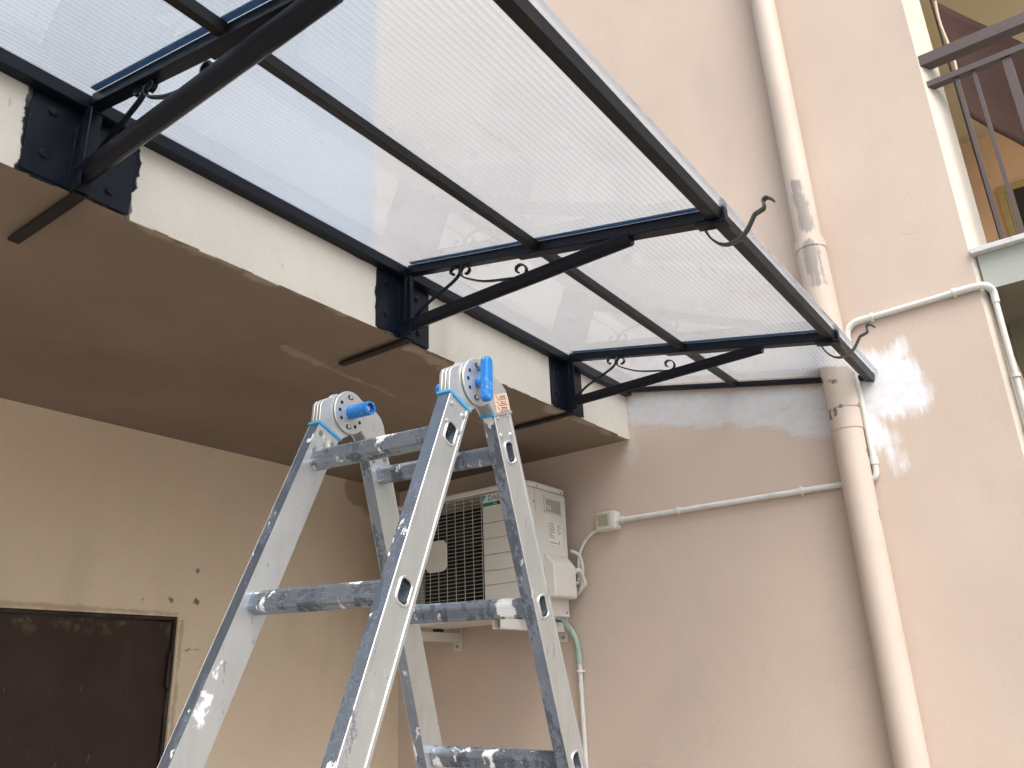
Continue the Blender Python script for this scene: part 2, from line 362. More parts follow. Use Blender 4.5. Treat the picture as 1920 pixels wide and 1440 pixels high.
class MB:
    def __init__(s): s.v = []; s.f = []; s.mi = []; s.cur = 0
    def mat(s, i): s.cur = i; return s
    def add(s, vs, fs):
        o = len(s.v); s.v += [tuple(v) for v in vs]; s.f += [tuple(i + o for i in f) for f in fs]; s.mi += [s.cur] * len(fs); return s
    def obox(s, c, a, b, d):                      # centre and three half-extent vectors
        c, a, b, d = V(c), V(a), V(b), V(d)
        if a.cross(b).dot(d) < 0: a = -a
        vs = [c + i * a + j * b + k * d for i in (-1, 1) for j in (-1, 1) for k in (-1, 1)]
        return s.add(vs, [(0, 1, 3, 2), (4, 6, 7, 5), (0, 4, 5, 1), (2, 3, 7, 6), (0, 2, 6, 4), (1, 5, 7, 3)])
    def box(s, x0, x1, y0, y1, z0, z1):
        return s.obox(((x0 + x1) / 2, (y0 + y1) / 2, (z0 + z1) / 2), ((x1 - x0) / 2, 0, 0), (0, (y1 - y0) / 2, 0), (0, 0, (z1 - z0) / 2))
    def sweep(s, path, prof, side=None, cap=True):
        P = [V(p) for p in path]; n = len(P); k = len(prof); vs = []; fs = []
        S = None
        for i, p in enumerate(P):
            T = (P[min(i + 1, n - 1)] - P[max(i - 1, 0)]).normalized()
            if side is not None: S = V(side) - T * V(side).dot(T)
            elif S is None:
                S = T.orthogonal()
            else: S = S - T * S.dot(T)
            S = S.normalized(); N = T.cross(S)
            vs += [p + S * a + N * b for a, b in prof]
        for i in range(n - 1):
            for j in range(k):
                fs.append((i * k + j, i * k + (j + 1) % k, (i + 1) * k + (j + 1) % k, (i + 1) * k + j))
        if cap: fs += [tuple(range(k))[::-1], tuple((n - 1) * k + j for j in range(k))]
        return s.add(vs, fs)
    def tube(s, path, r, n=12, cap=True): return s.sweep(path, circ(r, n), None, cap)
    def bar(s, a, b, w, h, side): return s.sweep([a, b], [(-w / 2, -h / 2), (w / 2, -h / 2), (w / 2, h / 2), (-w / 2, h / 2)], side)
    def prism(s, poly, o, u, v, w):               # poly in (u,v), extruded by vector w
        o, u, v, w = V(o), V(u), V(v), V(w); n = len(poly)
        a = [o + u * x + v * y for x, y in poly]; b = [p + w for p in a]
        fs = [(i, (i + 1) % n, n + (i + 1) % n, n + i) for i in range(n)]
        area = sum(poly[i][0] * poly[(i + 1) % n][1] - poly[(i + 1) % n][0] * poly[i][1] for i in range(n))
        flip = (area > 0) != (u.cross(v).dot(w) > 0)
        fs = fs + [tuple(range(n))[::-1], tuple(range(n, 2 * n))]
        if flip: fs = [f[::-1] for f in fs]
        return s.add(a + b, fs)
    def holed(s, outer, holes, o, u, v):          # flat face with holes
        o, u, v = V(o), V(u), V(v)
        loops = [[Vector((x, y, 0)) for x, y in l] for l in [outer] + holes]
        flat = [p for l in loops for p in l]
        tris = geometry.tessellate_polygon(loops)
        return s.add([o + u * p.x + v * p.y for p in flat], [tuple(t) for t in tris])
    def build(s, name, mats, parent=None, loc=(0, 0, 0), bevel=0, seg=2, smooth=35, kind=None):
        me = bpy.data.meshes.new(name); me.from_pydata(s.v, [], s.f)
        for m in (mats if isinstance(mats, (list, tuple)) else [mats]): me.materials.append(m.m)
        me.polygons.foreach_set('material_index', s.mi)
        if smooth:
            me.polygons.foreach_set('use_smooth', [True] * len(s.f)); me.set_sharp_from_angle(angle=R(smooth))
        me.update()
        o = bpy.data.objects.new(name, me); COL.objects.link(o); o.location = loc
        if bevel:
            b = o.modifiers.new('bevel', 'BEVEL'); b.width = bevel; b.segments = seg; b.limit_method = 'ANGLE'; b.angle_limit = R(40)
        WLOC[o.name] = V(loc)
        if parent: adopt(o, parent)
        if kind: o['kind'] = kind
        return o
def adopt(o, parent):
    o.parent = parent; o.matrix_parent_inverse = Matrix.Translation(-WLOC[parent.name])
def tag(o, label, cat, group=None):
    o['label'] = label; o['category'] = cat
    if group: o['group'] = group
    return o
def thing(name, label, cat, loc=(0, 0, 0), group=None):
    o = bpy.data.objects.new(name, None); COL.objects.link(o); o.location = loc; o.empty_display_size = .1
    WLOC[o.name] = V(loc); return tag(o, label, cat, group)
def text(body, size, o, u, v, mat, name, parent, depth=.0006):
    cu = bpy.data.curves.new(name, 'FONT'); cu.body = body; cu.size = size; cu.extrude = depth; cu.resolution_u = 3
    ob = bpy.data.objects.new(name + '_curve', cu); COL.objects.link(ob)
    me = bpy.data.meshes.new_from_object(ob.evaluated_get(bpy.context.evaluated_depsgraph_get()))
    bpy.data.objects.remove(ob)
    u, v = V(u).normalized(), V(v).normalized(); w = u.cross(v)
    for q in me.vertices: q.co = V(o) + u * q.co.x + v * q.co.y + w * q.co.z
    me.materials.clear(); me.materials.append(mat.m)
    r = bpy.data.objects.new(name, me); COL.objects.link(r); WLOC[r.name] = V(0, 0, 0); adopt(r, parent); return r

# ------------------------------------------------------------------ ground and building
g = MB().add([(-400, -400, GROUND), (400, -400, GROUND), (400, 400, GROUND), (-400, 400, GROUND)], [(0, 1, 2, 3)]).build('ground', m_ground, smooth=0, kind='structure')

ZB, ZTOP, D = 1.079, 1.30, 1.392
bld = thing('apartment_building', 'apartment building with pink stucco side wall, tan porch and cream balcony slab', 'building', (0, 0, GROUND))
b = MB()
b.prism([(0, -1.453), (.012, -1.462), (.10, -1.512), (.11, -1.50), (.26, -1.40), (.26, 1.642), (0, 1.642)], (0, 0, 1.335), (1, 0, 0), (0, 1, 0), (0, 0, 6.0))
b.prism([(0, -1.453), (.035, -1.474), (.26, -1.474), (.26, 1.642), (0, 1.642)], (0, 0, GROUND), (1, 0, 0), (0, 1, 0), (0, 0, 1.335 - GROUND))
# faces of the pier edge carry the cream paint
wall = b.build('side_wall', [m_pink, m_cream], bld, smooth=0)
for p in wall.data.polygons:
    if p.normal.y < -.2 and p.center.x < .105 and abs(p.normal.z) < .5: p.material_index = 1
bb = MB()
bb.box(-1.24, 0, D, D + .25, GROUND, ZB); bb.box(-9, -1.24, D, D + .25, .376, ZB); bb.box(-9, -2.16, D, D + .25, GROUND, .376)
bb.build('porch_wall', m_tan, bld, smooth=0)
sl = MB()
sl.box(-9, 0, 0, 1.642, ZB, ZTOP)
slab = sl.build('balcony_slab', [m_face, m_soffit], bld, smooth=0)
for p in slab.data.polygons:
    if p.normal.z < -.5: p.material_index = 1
# rough lower arris of the slab edge: thin uneven bead of plaster
bd = MB(); random.seed(3)
x = -3.4
while x < -.03:
    w = random.uniform(.03, .09)
    if random.random() < .75:
        h = random.uniform(.002, .006)
        bd.obox((x + w / 2, -.0008, ZB + .001), (w / 2, 0, random.uniform(-.001, .001)), (0, h * .4, 0), (0, 0, h))
    x += w * random.uniform(.9, 1.6)
bd.build('plaster_bead', m_face, bld, bevel=.002, kind='stuff')

# door
dr = MB().box(-2.13, -1.254, D + .020, D + .060, GROUND + .01, .359).build('door', m_door, bld, bevel=.004)
fr = MB(); fr.box(-2.16, -1.24, D + .012, D + .09, .362, .376); fr.box(-1.252, -1.24, D + .010, D + .09, GROUND, .3615); fr.box(-2.16, -2.135, D + .010, D + .09, GROUND, .3615)
fr.build('door_frame', m_frame, dr, bevel=.002)
for z in (.18, -1.0):
    h = MB(); h.tube([(-1.258, D + .006, z - .065), (-1.258, D + .006, z + .002)], .0085, 12); h.tube([(-1.258, D + .006, z + .004), (-1.258, D + .006, z + .065)], .0075, 12)
    h.build('hinge', m_frame, dr)
hd = MB(); hd.box(-2.05, -2.0, D - .01, D + .035, -.6, -.45); hd.build('handle', m_blackmatte, dr, bevel=.004)

# loggia on the right
LX, LC = 3.4, 3.965
b = MB(); b.box(.012, LX, -3.5, -1.474, 1.335, 1.4745)
ls = b.build('loggia_slab', [m_slabface, m_olive], bld, smooth=0)
for p in ls.data.polygons:
    if p.normal.z < -.5: p.material_index = 1
st = MB(); st.box(-.018, .20, -3.5, -1.456, 1.4755, 1.4975); st.build('stone_sill', m_marble, bld, bevel=.003)
b = MB(); b.box(.262, LX - .002, -1.40, -1.36, 1.4745, LC); b.box(LX, LX + .2, -3.5, -1.3, GROUND, LC); b.build('loggia_wall', m_peach, bld, smooth=0)
b = MB(); b.box(.262, LX, -3.5, -1.36, LC, LC + .25); b.build('loggia_ceiling', m_ceil, bld, smooth=0)
b = MB(); b.box(.0, .258, -3.5, -1.5125, LC + .003, 7.3); b.build('light_block_wall', m_pink, bld, smooth=0)  # unseen wall above the loggia, added to block light
b = MB(); b.box(.4, .6, -3.5, -1.50, GROUND, 1.335); b.build('lower_wall', m_olive, bld, smooth=0)
w = MB(); w.box(LX - .03, LX - .001, -2.45, -1.555, 3.43, 3.485); w.box(LX - .03, LX - .001, -1.605, -1.555, 1.476, 3.4295)
win = w.build('balcony_door', m_yframe, bld, bevel=.004)
MB().box(LX - .022, LX - .004, -2.45, -1.606, 1.476, 3.429).build('pane', m_pane, win)
MB().box(LX - .028, LX - .002, -1.66, -1.6065, 1.476, 3.4285).build('sash', m_yframe, win, bevel=.003)

# ------------------------------------------------------------------ awning canopy
ZT, SL, W_, WM = 1.295, .2, 1.0456, .512
def zc(y): return ZT + SL * y
can = thing('awning_canopy', 'black steel canopy with translucent ribbed plastic roof and scrolled brackets', 'canopy', (-1.75, 0, ZB))
cdir = V(0, -1, -SL).normalized(); cn = V(0, -SL, 1).normalized()
XL = -3.49
# long bars
b = MB(); b.obox(((XL) / 2, -.016, zc(0) + .002), (-XL / 2, 0, 0), (0, .016, 0), (0, 0, .017)); b.build('rear_bar', m_black, can, bevel=.002)
c = V(XL / 2, -W_ + .015, zc(-W_) + .003) + cn * .015
b = MB(); b.obox(c, (-XL / 2, 0, 0), cdir * .015, cn * .015); b.build('front_bar', m_blackmatte, can, bevel=.002)
c = V(XL / 2, -WM, zc(-WM)) + cn * .017
b = MB(); b.obox(c, (-XL / 2, 0, 0), cdir * .0125, cn * .012); b.build('middle_bar', m_blackmatte, can, bevel=.002)
b = MB(); c = V(-.011, -W_ / 2, zc(-W_ / 2)) + cn * .014; b.obox(c, (.0105, 0, 0), cdir * (W_ / 2 - .0), cn * .010); b.build('wall_bar', m_black, can, bevel=.002)
# roof panels, one per bay
edges = [XL - .02] + list(XR[1:]) + [-.002]
for x0, x1 in zip(edges[:-1], edges[1:]):
    b = MB(); y0, y1 = -.004, -W_ - .012
    c = V((x0 + x1) / 2, (y0 + y1) / 2, zc((y0 + y1) / 2)) + cn * .0370
    b.obox(c, ((x1 - x0) / 2 - .002, 0, 0), cdir * ((y0 - y1) / 2 / cdir.y * -1), cn * .004)
    b.build('roof_panel', m_poly, can, smooth=0)
    # aluminium-clear edging trim on the outer edge
# brackets: rafter > plate, upright, brace, scrolls, bolts, soffit arm
def flatbar(mb, pts, w, t, k=5, xo=0.0):
    mb.sweep(smooth_path([(xo, y, z) for y, z in pts], k), [(-w / 2, -t / 2), (w / 2, -t / 2), (w / 2, t / 2), (-w / 2, t / 2)], side=(1, 0, 0))
brackets = []
def make_bracket(x):
    b = MB(); y0, y1 = -.03, -W_ + .034
    c = V(0, (y0 + y1) / 2, zc((y0 + y1) / 2)) + cn * .0145
    b.obox(c, (.015, 0, 0), cdir * ((y0 - y1) / 2 / -cdir.y), cn * .0145)
    b.obox(V(0, -.72, zc(-.72)) + cn * -.0005, (.019, 0, 0), cdir * .28, cn * .004)
    b.obox(V(0, -W_ + .022, zc(-W_ + .012)) + cn * -.0055, (.017, 0, 0), cdir * .040, cn * .005)
    r = b.build('bracket', m_black, can, (x, 0, 0), bevel=.0018)
    kids = []
    b = MB(); b.box(-.118, -.022, -.006, -.0005, ZB + .004, ZT - .016); b.box(-.0215, .118, -.0055, -.0005, ZB + .004, ZT - .016); kids.append(b.build('wall_plate', m_black, r, (x, 0, 0), bevel=.001))
    b = MB(); b.box(-.018, .018, -.030, -.0062, ZB - .006, ZT - .017); b.box(-.0185, -.0145, -.052, -.0305, ZB - .004, ZT - .02)
    kids.append(b.build('upright', m_black, r, (x, 0, 0), bevel=.0015))
    # brace: folded steel channel with a rounded belly
    a, e = V(0, -.012, 1.118), V(0, -.800, 1.119)
    b = MB()
    prof = [(-.021, .010), (-.021, .004), (-.017, -.006), (-.009, -.013), (0, -.0155), (.009, -.013), (.017, -.006), (.021, .004), (.021, .010)]
    a = V(0, -.020, 1.114); e = V(0, -.775, 1.1265)
    b.sweep([a, e, e + (e - a).normalized() * .028 + V(0, 0, .0)], [(p * 1.05, q * 1.2) for p, q in prof], side=(1, 0, 0))
    br = b.build('brace', m_black, r, (x, 0, 0), bevel=.001); kids.append(br)
    b = MB(); flatbar(b, [(-.045, 1.133), (-.10, 1.166), (-.165, 1.190), (-.218, 1.213), (-.234, 1.232), (-.226, 1.247), (-.208, 1.252), (-.198, 1.242), (-.204, 1.231), (-.212, 1.233)], .011, .004)
    kids.append(b.build('scroll', m_black, r, (x, 0, 0)))
    b = MB(); flatbar(b, [(-.255, 1.216), (-.266, 1.219), (-.271, 1.229), (-.262, 1.240), (-.248, 1.242), (-.238, 1.231), (-.241, 1.215), (-.262, 1.199), (-.326, 1.168), (-.414, 1.146), (-.455, 1.137), (-.473, 1.148), (-.470, 1.167), (-.454, 1.177), (-.440, 1.172), (-.440, 1.159), (-.447, 1.155)], .011, .004)
    kids.append(b.build('scroll', m_black, r, (x, 0, 0)))
    b = MB(); b.box(-.013, .013, -.022, .27, ZB - .016, ZB - .0065); kids.append(b.build('soffit_arm', m_blackmatte, r, (x, 0, 0), bevel=.0015))
    for bx, bz in ((-.075, 1.245), (-.078, 1.135), (.060, 1.235), (.068, 1.120)):
        b = MB(); b.prism(circ(.009, 12), (bx, -.0062, bz), (1, 0, 0), (0, 0, 1), (0, -.005, 0)); b.prism(circ(.013, 14), (bx, -.0056, bz), (1, 0, 0), (0, 0, 1), (0, -.0015, 0))
        kids.append(b.build('bolt', m_black, r, (x, 0, 0), bevel=.001))
    b = MB(); b.obox(V(.004, -W_ - .007, zc(-W_) + .028), (.012, 0, 0), (0, .0055, 0), (0, 0, .027)); kids.append(b.build('end_tab', m_black, r, (x, 0, 0), bevel=.0015))
    b = MB(); c = V(-.0225, -.53, zc(-.53)) + cn * .0305; b.obox(c, (.0065, 0, 0), cdir * .49, cn * .002); kids.append(b.build('gasket', m_gasket, r, (x, 0, 0)))
    hk = MB(); flatbar(hk, [(-.990, 1.106), (-.993, 1.088), (-1.003, 1.066), (-1.022, 1.045), (-1.045, 1.036), (-1.070, 1.040), (-1.090, 1.054), (-1.105, 1.074), (-1.116, 1.090), (-1.128, 1.094), (-1.139, 1.098), (-1.142, 1.108), (-1.141, 1.118), (-1.149, 1.124), (-1.158, 1.118), (-1.166, 1.109)], .017, .0045, xo=.034)
    kids.append(hk.build('gutter_hook', m_hook, r, (x, 0, 0), bevel=.0008))
    return r, kids
r0, kids0 = make_bracket(XR[1])
for x in (XR[2], XR[3], XR[0]):
    r = r0.copy(); COL.objects.link(r); r.location = (x, 0, 0); WLOC[r.name] = V(x, 0, 0); adopt(r, can)
    for k in kids0:
        c = k.copy(); COL.objects.link(c); c.location = (x, 0, 0); adopt(c, r)

# ------------------------------------------------------------------ downpipe
dp = thing('downpipe', 'thick pink painted drainpipe with peeling patches running up the stucco wall', 'drainpipe', (-.062, -.929, GROUND))
PR = .054
MB().tube([(-.060, -.929, GROUND), (-.060, -.929, .985)], PR, 32).build('pipe_section', m_pipe, dp)
MB().tube([(-.060, -.931, .9855), (-.060, -.921, 1.70)], PR + .0035, 32).build('pipe_section', m_pipe, dp)
MB().tube([(-.060, -.921, 1.7005), (-.060, -.912, 7.2)], PR - .003, 32).build('pipe_section', m_pipe, dp)
MB().tube([(-.060, -.929, .905), (-.060, -.929, .9845)], PR + .0028, 32).build('socket', m_pipe, dp)
MB().tube([(-.060, -.9215, 1.665), (-.060, -.921, 1.705)], PR + .0062, 32).build('collar', m_pipe, dp, bevel=.001)
b = MB(); b.box(-.02, 0, -.935, -.905, 1.67, 1.70); b.build('wall_clip', m_pipe, dp)

# ------------------------------------------------------------------ conduits
cu = thing('conduit', 'white plastic conduit bending beside the drainpipe up to the wall corner', 'conduit', (-.018, -.99, .75))
r = .0115
z1 = 1.342
pth = [(-.0145, -.990, .775), (-.0145, -.984, 1.265)]
MB().tube(pth, r, 14).build('pipe', m_conduit, cu)
MB().tube(smooth_path([(-.015, -.984, 1.262), (-.015, -.984, 1.285), (-.015, -.992, 1.312), (-.015, -1.015, 1.332), (-.015, -1.045, 1.337), (-.015, -1.07, 1.337)], 5), r + .0018, 14).build('elbow', m_conduit, cu)
MB().tube([(-.0145, -1.068, 1.337), (-.0145, -1.385, 1.346)], r, 14).build('pipe', m_conduit, cu)
MB().tube(smooth_path([(-.015, -1.38, 1.346), (-.015, -1.44, 1.347), (-.010, -1.475, 1.343), (.014, -1.492, 1.328), (.02, -1.4935, 1.30), (.02, -1.4935, 1.28)], 5), r + .0018, 14).build('elbow', m_conduit, cu)
MB().tube([(.02, -1.4925, 1.285), (.022, -1.4925, GROUND)], r * .9, 14).build('pipe', m_conduit, cu)
def clip(parent, p, ax, mat=m_conduit, rr=.016):
    b = MB(); p = V(p); a = V(ax).normalized(); b.tube([p - a * .006, p + a * .006], rr, 14)
    b.obox(p + V(.006, 0, 0), a * .006, V(.008, 0, 0), a.cross(V(1, 0, 0)) * (rr + .002)); b.build('clip', mat, parent, bevel=.001)
for p, a in (((-.0145, -1.085, 1.3375), (0, 1, 0)), ((-.0145, -1.375, 1.346), (0, 1, 0))): clip(cu, p, a)
for z in (1.0, .82, .5, -.1): 
    b = MB(); b.tube([(.02, -1.4925, z - .006), (.02, -1.4925, z + .006)], .0155, 14); b.build('clip', m_conduit, cu)
b = MB(); b.tube([(-.0145, -.990, .772), (-.0145, -.990, .80)], .0155, 14); b.build('clip', m_conduit, cu)
MB().tube(smooth_path([(-.0145, -.990, .775), (-.0145, -.990, .75), (-.014, -.984, .728), (-.013, -.962, .719), (-.013, -.94, .719)], 5), r, 14).build('elbow', m_conduit, cu)

cl = thing('conduit', 'grey white conduit running level from the switch box to the drainpipe', 'conduit', (-.0145, -.4, .72))
MB().tube([(-.0145, .078, .727), (-.0145, -.93, .719)], .0115, 14).build('pipe', m_conduit, cl)
clip(cl, (-.0145, -.20, .7248), (0, 1, 0)); clip(cl, (-.0145, -.715, .7207), (0, 1, 0)); clip(cl, (-.0145, .065, .727), (0, 1, 0), rr=.0145)

sb = thing('switch_box', 'small white isolator switch box with greenish window on the pink wall', 'switch box', (-.03, .128, .69))
MB().prism(rrect(.098, .082, .012), (-.05, .128, .728), (0, 1, 0), (0, 0, 1), (.05, 0, 0)).build('housing', m_white, sb, bevel=.004)
MB().prism(rrect(.086, .070, .010), (-.056, .128, .728), (0, 1, 0), (0, 0, 1), (.0055, 0, 0)).build('cover', m_white, sb, bevel=.002)
m_win = simple('yellowed_clear_plastic', (.34, .33, .22), .15, var=.3)
MB().box(-.0605, -.0565, .112, .162, .705, .756).build('window_flap', m_win, sb, bevel=.002)
MB().box(-.0595, -.0565, .094, .106, .708, .752).build('latch', m_white, sb, bevel=.001)

# ------------------------------------------------------------------ air conditioner
ac = thing('air_conditioner', 'ivory outdoor air conditioner unit mounted under the porch behind the ladder', 'air conditioner', (-.24, .69, .337))
X0, X1, Y0, Y1, Z0, Z1 = -.385, -.10, .309, 1.074, .337, .887
GY0, GY1, GZ0, GZ1 = .545, 1.035, .398, .853
b = MB()
b.box(X0 + .006, X1, Y0, GY0 - .004, Z0, Z1 - .028)                 # compressor side
b.box(X0 + .006, X1, GY1 + .002, Y1, Z0, Z1 - .028)
b.box(X0 + .006, X1, GY0 - .0035, GY1 + .0015, GZ1 + .002, Z1 - .028)
b.box(X0 + .006, X1, GY0 - .0035, GY1 + .0015, Z0, GZ0 - .002)
b.build('casing', m_acbody, ac, bevel=.006, seg=3)
b = MB(); b.prism(hull2([(X0 + .06, Y0 - .006), (X0 + .018, Y0 + .004), (X0 - .004, Y0 + .05), (X0 - .004, Y1 + .005), (X1 + .006, Y1 + .005), (X1 + .006, Y0 - .006)]), (0, 0, Z1 - .026), (1, 0, 0), (0, 1, 0), (0, 0, .026)); b.build('lid', m_acbody, ac, bevel=.007, seg=3)
# plain ribbed front panel in strips, with open joints between them
zs = [Z0 + .004, .469, .527, .594, .661, .729, Z1 - .030]
for a, c in zip(zs[:-1], zs[1:]):
    MB().box(X0 - .001, X0 + .0055, Y0 + .006, GY0 - .006, a + .0013, c - .0013).build('front_strip', m_acbody, ac, bevel=.0015)
MB().box(X1 - .10, X1 - .06, GY0, GY1, GZ0, GZ1).build('coil', m_dark, ac)
b = MB(); b.tube([(X0 + .10, .80, .622), (X0 + .03, .80, .622)], .045, 20)
for k in range(3):
    a = R(k * 120 + 20); u = V(0, math.cos(a), math.sin(a)); t = V(0, -math.sin(a), math.cos(a))
    b.obox(V(X0 + .075, .80, .622) + u * .12, u * .085, t * .055 + V(.02, 0, 0), V(.0015, 0, 0))
b.build('fan', m_dark, ac)
b = MB()
n = 28
for i in range(n + 1):
    z = GZ0 + (GZ1 - GZ0) * i / n; b.box(X0 - .001, X0 + .0025, GY0, GY1, z - .0008, z + .0008)
for i in range(11):
    y = GY0 + (GY1 - GY0) * i / 10; b.box(X0 - .003, X0 - .0012, y - .001, y + .001, GZ0 + .0002, GZ1 - .0002)
b.build('grille', m_acgrille, ac)
MB().prism(rrect(.125, .138, .034, 6), (X0 - .010, .800, .622), (0, 1, 0), (0, 0, 1), (.0065, 0, 0)).build('grille_badge', m_acbody, ac, bevel=.003)
b = MB()
for i in range(-1, 2):
    for j in range(-2, 2):
        if (i, j) not in ((-1, -2), (1, -2)): b.prism(rrect(.009, .009, .002), (X0 - .0104, .800 + i * .014, .628 + j * .014), (0, 1, 0), (0, 0, 1), (-.0012, 0, 0))
b.build('badge_dimple', m_acbody, ac)
# maker's badge
MB().box(X0 - .0021, X0 - .0012, .340, .536, .797, .853).build('label_plate', m_paper, ac)
lg = MB(); lg.prism([(0, 0), (.020, .024), (.006, .024), (0, .016)], (X0 - .0022, .534, .824), (0, -1, 0), (0, 0, 1), (-.0006, 0, 0)); lg.build('logo_mark', m_logocyan, ac)
lg = MB(); lg.prism([(0, .017), (0, .027), (.010, .027)], (X0 - .0022, .535, .824), (0, -1, 0), (0, 0, 1), (-.0008, 0, 0)); lg.build('logo_mark', m_ink, ac)
text('DAIKIN', .034, (X0 - .0024, .508, .824), (0, -1, 0), (0, 0, 1), m_logoblue, 'logo_lettering', ac)
lg = MB(); lg.box(X0 - .0027, X0 - .0022, .462, .534, .801, .817); lg.build('teal_strip', m_teal, ac)
lg = MB(); lg.box(X0 - .0027, X0 - .0022, .345, .4615, .801, .817); lg.build('black_strip', m_ink, ac)
text('Co', .017, (X0 - .003, .478, .8035), (0, -1, 0), (0, 0, 1), m_sticker, 'strip_lettering', ac)
# service side
b = MB(); b.prism(rrect(.235, .335, .012), (-.205, Y0 - .004, .690), (1, 0, 0), (0, 0, 1), (0, .004, 0)); b.build('service_panel', m_acbody, ac, bevel=.002)
hr = MB(); 
for (x0, x1, z0, z1) in ((-.262, -.122, .825, .838), (-.262, -.122, .762, .767), (-.262, -.252, .768, .824), (-.132, -.122, .768, .824)): hr.box(x0, x1, Y0 - .011, Y0 - .0045, z0, z1)
hr.build('handle_rim', m_acbody, ac, bevel=.002)
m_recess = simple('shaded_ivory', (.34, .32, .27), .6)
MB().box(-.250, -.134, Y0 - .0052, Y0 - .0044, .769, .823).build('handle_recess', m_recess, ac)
for i in range(3): MB().box(-.238 + i * .012, -.234 + i * .012, Y0 - .0062, Y0 - .0053, .778, .798).build('vent_slot', m_paper, ac)
MB().box(-.232, -.125, Y0 - .0052, Y0 - .0044, .628, .726).build('rating_label', m_paper, ac)
b = MB(); random.seed(5)
for i in range(9):
    z = .720 - i * .0075; L = random.uniform(.02, .045); b.box(-.228, -.228 + L, Y0 - .0057, Y0 - .0053, z - .0012, z + .0012)
for i in range(5):
    b.box(-.165, -.165 + random.uniform(.015, .034), Y0 - .0057, Y0 - .0053, .716 - i * .009, .7185 - i * .009)
b.box(-.228, -.170, Y0 - .0057, Y0 - .0053, .636, .639); b.box(-.158, -.153, Y0 - .0057, Y0 - .0053, .634, .648)
b.build('label_print', m_ink, ac)
# valve cover: bulging box with a sloped top
pr = [(0, .405), (0, .585), (-.012, .585), (-.050, .540), (-.050, .41), (-.042, .405)]
b = MB(); b.prism(pr, (-.278, Y0 - .001, 0), (0, 1, 0), (0, 0, 1), (.170, 0, 0)); b.build('valve_cover', m_acbody, ac, bevel=.008, seg=3)
for px, pz in ((-.31, .868), (-.12, .868), (-.12, .352), (-.33, .80)):
    b = MB(); b.prism(circ(.005, 10), (px, Y0 - .0005 if pz < .86 else Y0 - .0062, pz), (1, 0, 0), (0, 0, 1), (0, -.002, 0)); b.build('screw', m_bolt, ac)
b = MB()
for off in (0, .018): b.tube(smooth_path([(-.09, .30 - off, .52), (-.07, .285 - off, .53), (-.04, .275 - off * .5, .50), (-.03, .285 - off, .455 + off), (-.025, .325 - off, .435 + off), (-.02, .37, .45)], 6), .010, 10)
b.tube(smooth_path([(-.05, .315, .62), (-.03, .285, .60), (-.025, .275, .55), (-.03, .28, .50), (-.045, .30, .48)], 6), .009, 10)
b.build('pipe_loop', m_white, ac)
b = MB(); b.tube(smooth_path([(-.02, .16, .700), (-.03, .20, .692), (-.03, .250, .655), (-.03, .283, .60), (-.035, .29, .54), (-.05, .285, .49)], 6), .0062, 10)
tag(b.build('power_cable', m_conduit), 'thin grey cable drooping from the switch box to the air conditioner', 'cable')

def ac_bracket(y, lab):
    t = thing('wall_bracket', lab, 'bracket', (-.01, y, .24), 'steel brackets under the air conditioner')
    b = MB(); b.box(-.012, -.0005, y - .022, y + .022, .242, .345); b.build('wall_flange', m_acbody, t, bevel=.002)
    b = MB(); pr = [(-.02, .0), (.02, .0), (.02, -.040), (.006, -.040), (.006, -.0375), (.0175, -.0375), (.0175, -.0025), (-.0175, -.0025), (-.0175, -.0375), (-.006, -.0375), (-.006, -.040), (-.02, -.040)]
    b.prism(pr, (-.495, y, .322), (0, 1, 0), (0, 0, 1), (.4825, 0, 0)); b.build('arm', m_acbody, t, bevel=.001)
    for z in (.262, .288): 
        q = MB(); q.prism(circ(.0075, 6), (-.0122, y, z), (0, 1, 0), (0, 0, 1), (-.006, 0, 0)); q.build('bolt', m_bolt, t)
    for x in (-.36, -.15): MB().box(x - .02, x + .02, y - .016, y + .016, .3222, .3368).build('rubber_foot', m_rubber, t)
ac_bracket(.402, 'ivory steel bracket under the service end of the air conditioner')
ac_bracket(1.00, 'ivory steel bracket under the grille end of the air conditioner')

dh = thing('drain_hose', 'green grey drain hose leaving the air conditioner into a white pipe down the wall', 'drain pipe', (-.02, .325, GROUND))
MB().tube(smooth_path([(-.06, .43, .345), (-.035, .395, .335), (-.022, .352, .285), (-.02, .328, .225), (-.02, .324, .165), (-.02, .325, .15)], 6), .013, 14).build('hose', m_green, dh)
MB().tube([(-.018, .325, .16), (-.018, .330, GROUND)], .0105, 14).build('pipe', m_conduit, dh)
clip(dh, (-.018, .325, .12), (0, 0, 1)); clip(dh, (-.018, .328, -.75), (0, 0, 1))

# ------------------------------------------------------------------ loggia railing, awning cloth
rl = thing('balcony_railing', 'dark brown metal railing across the loggia opening', 'railing', (0, -2.5, 1.4975))
b = MB(); b.obox((.03, -2.475, 2.374), (.026, 0, 0), (0, 1.022, 0), (0, 0, .026)); b.build('top_rail', m_rail, rl, bevel=.003)
b = MB(); b.obox((.03, -2.475, 2.260), (.018, 0, 0), (0, 1.020, 0), (0, 0, .014)); b.build('lower_rail', m_rail, rl, bevel=.002)
y = -1.566; i = 0
while y > -3.4:
    wide = (i % 6 == 2)
    b = MB(); h = .016 if wide else .0075
    b.box(.03 - (.010 if wide else .0075), .03 + (.010 if wide else .0075), y - h, y + h, 1.4976, 2.2455); b.build('baluster', m_rail, rl, bevel=.001)
    y -= .060 if not (i % 6 in (1, 2)) else .112; i += 1
def ray(px, py, X):
    d = fwd + rgt * ((px - 960) / 1547.009) - upv * ((py - 720) / 1547.009)
    o = V(-3.1819, -1.61557, .0363); return o + d * ((X - o.x) / d.x)
A, B = V(.30, -1.568, 2.86), V(.30, -1.571, 2.235)
Cc, Dd = V(.85, -1.738, 2.285), V(.85, -1.86, 2.84)
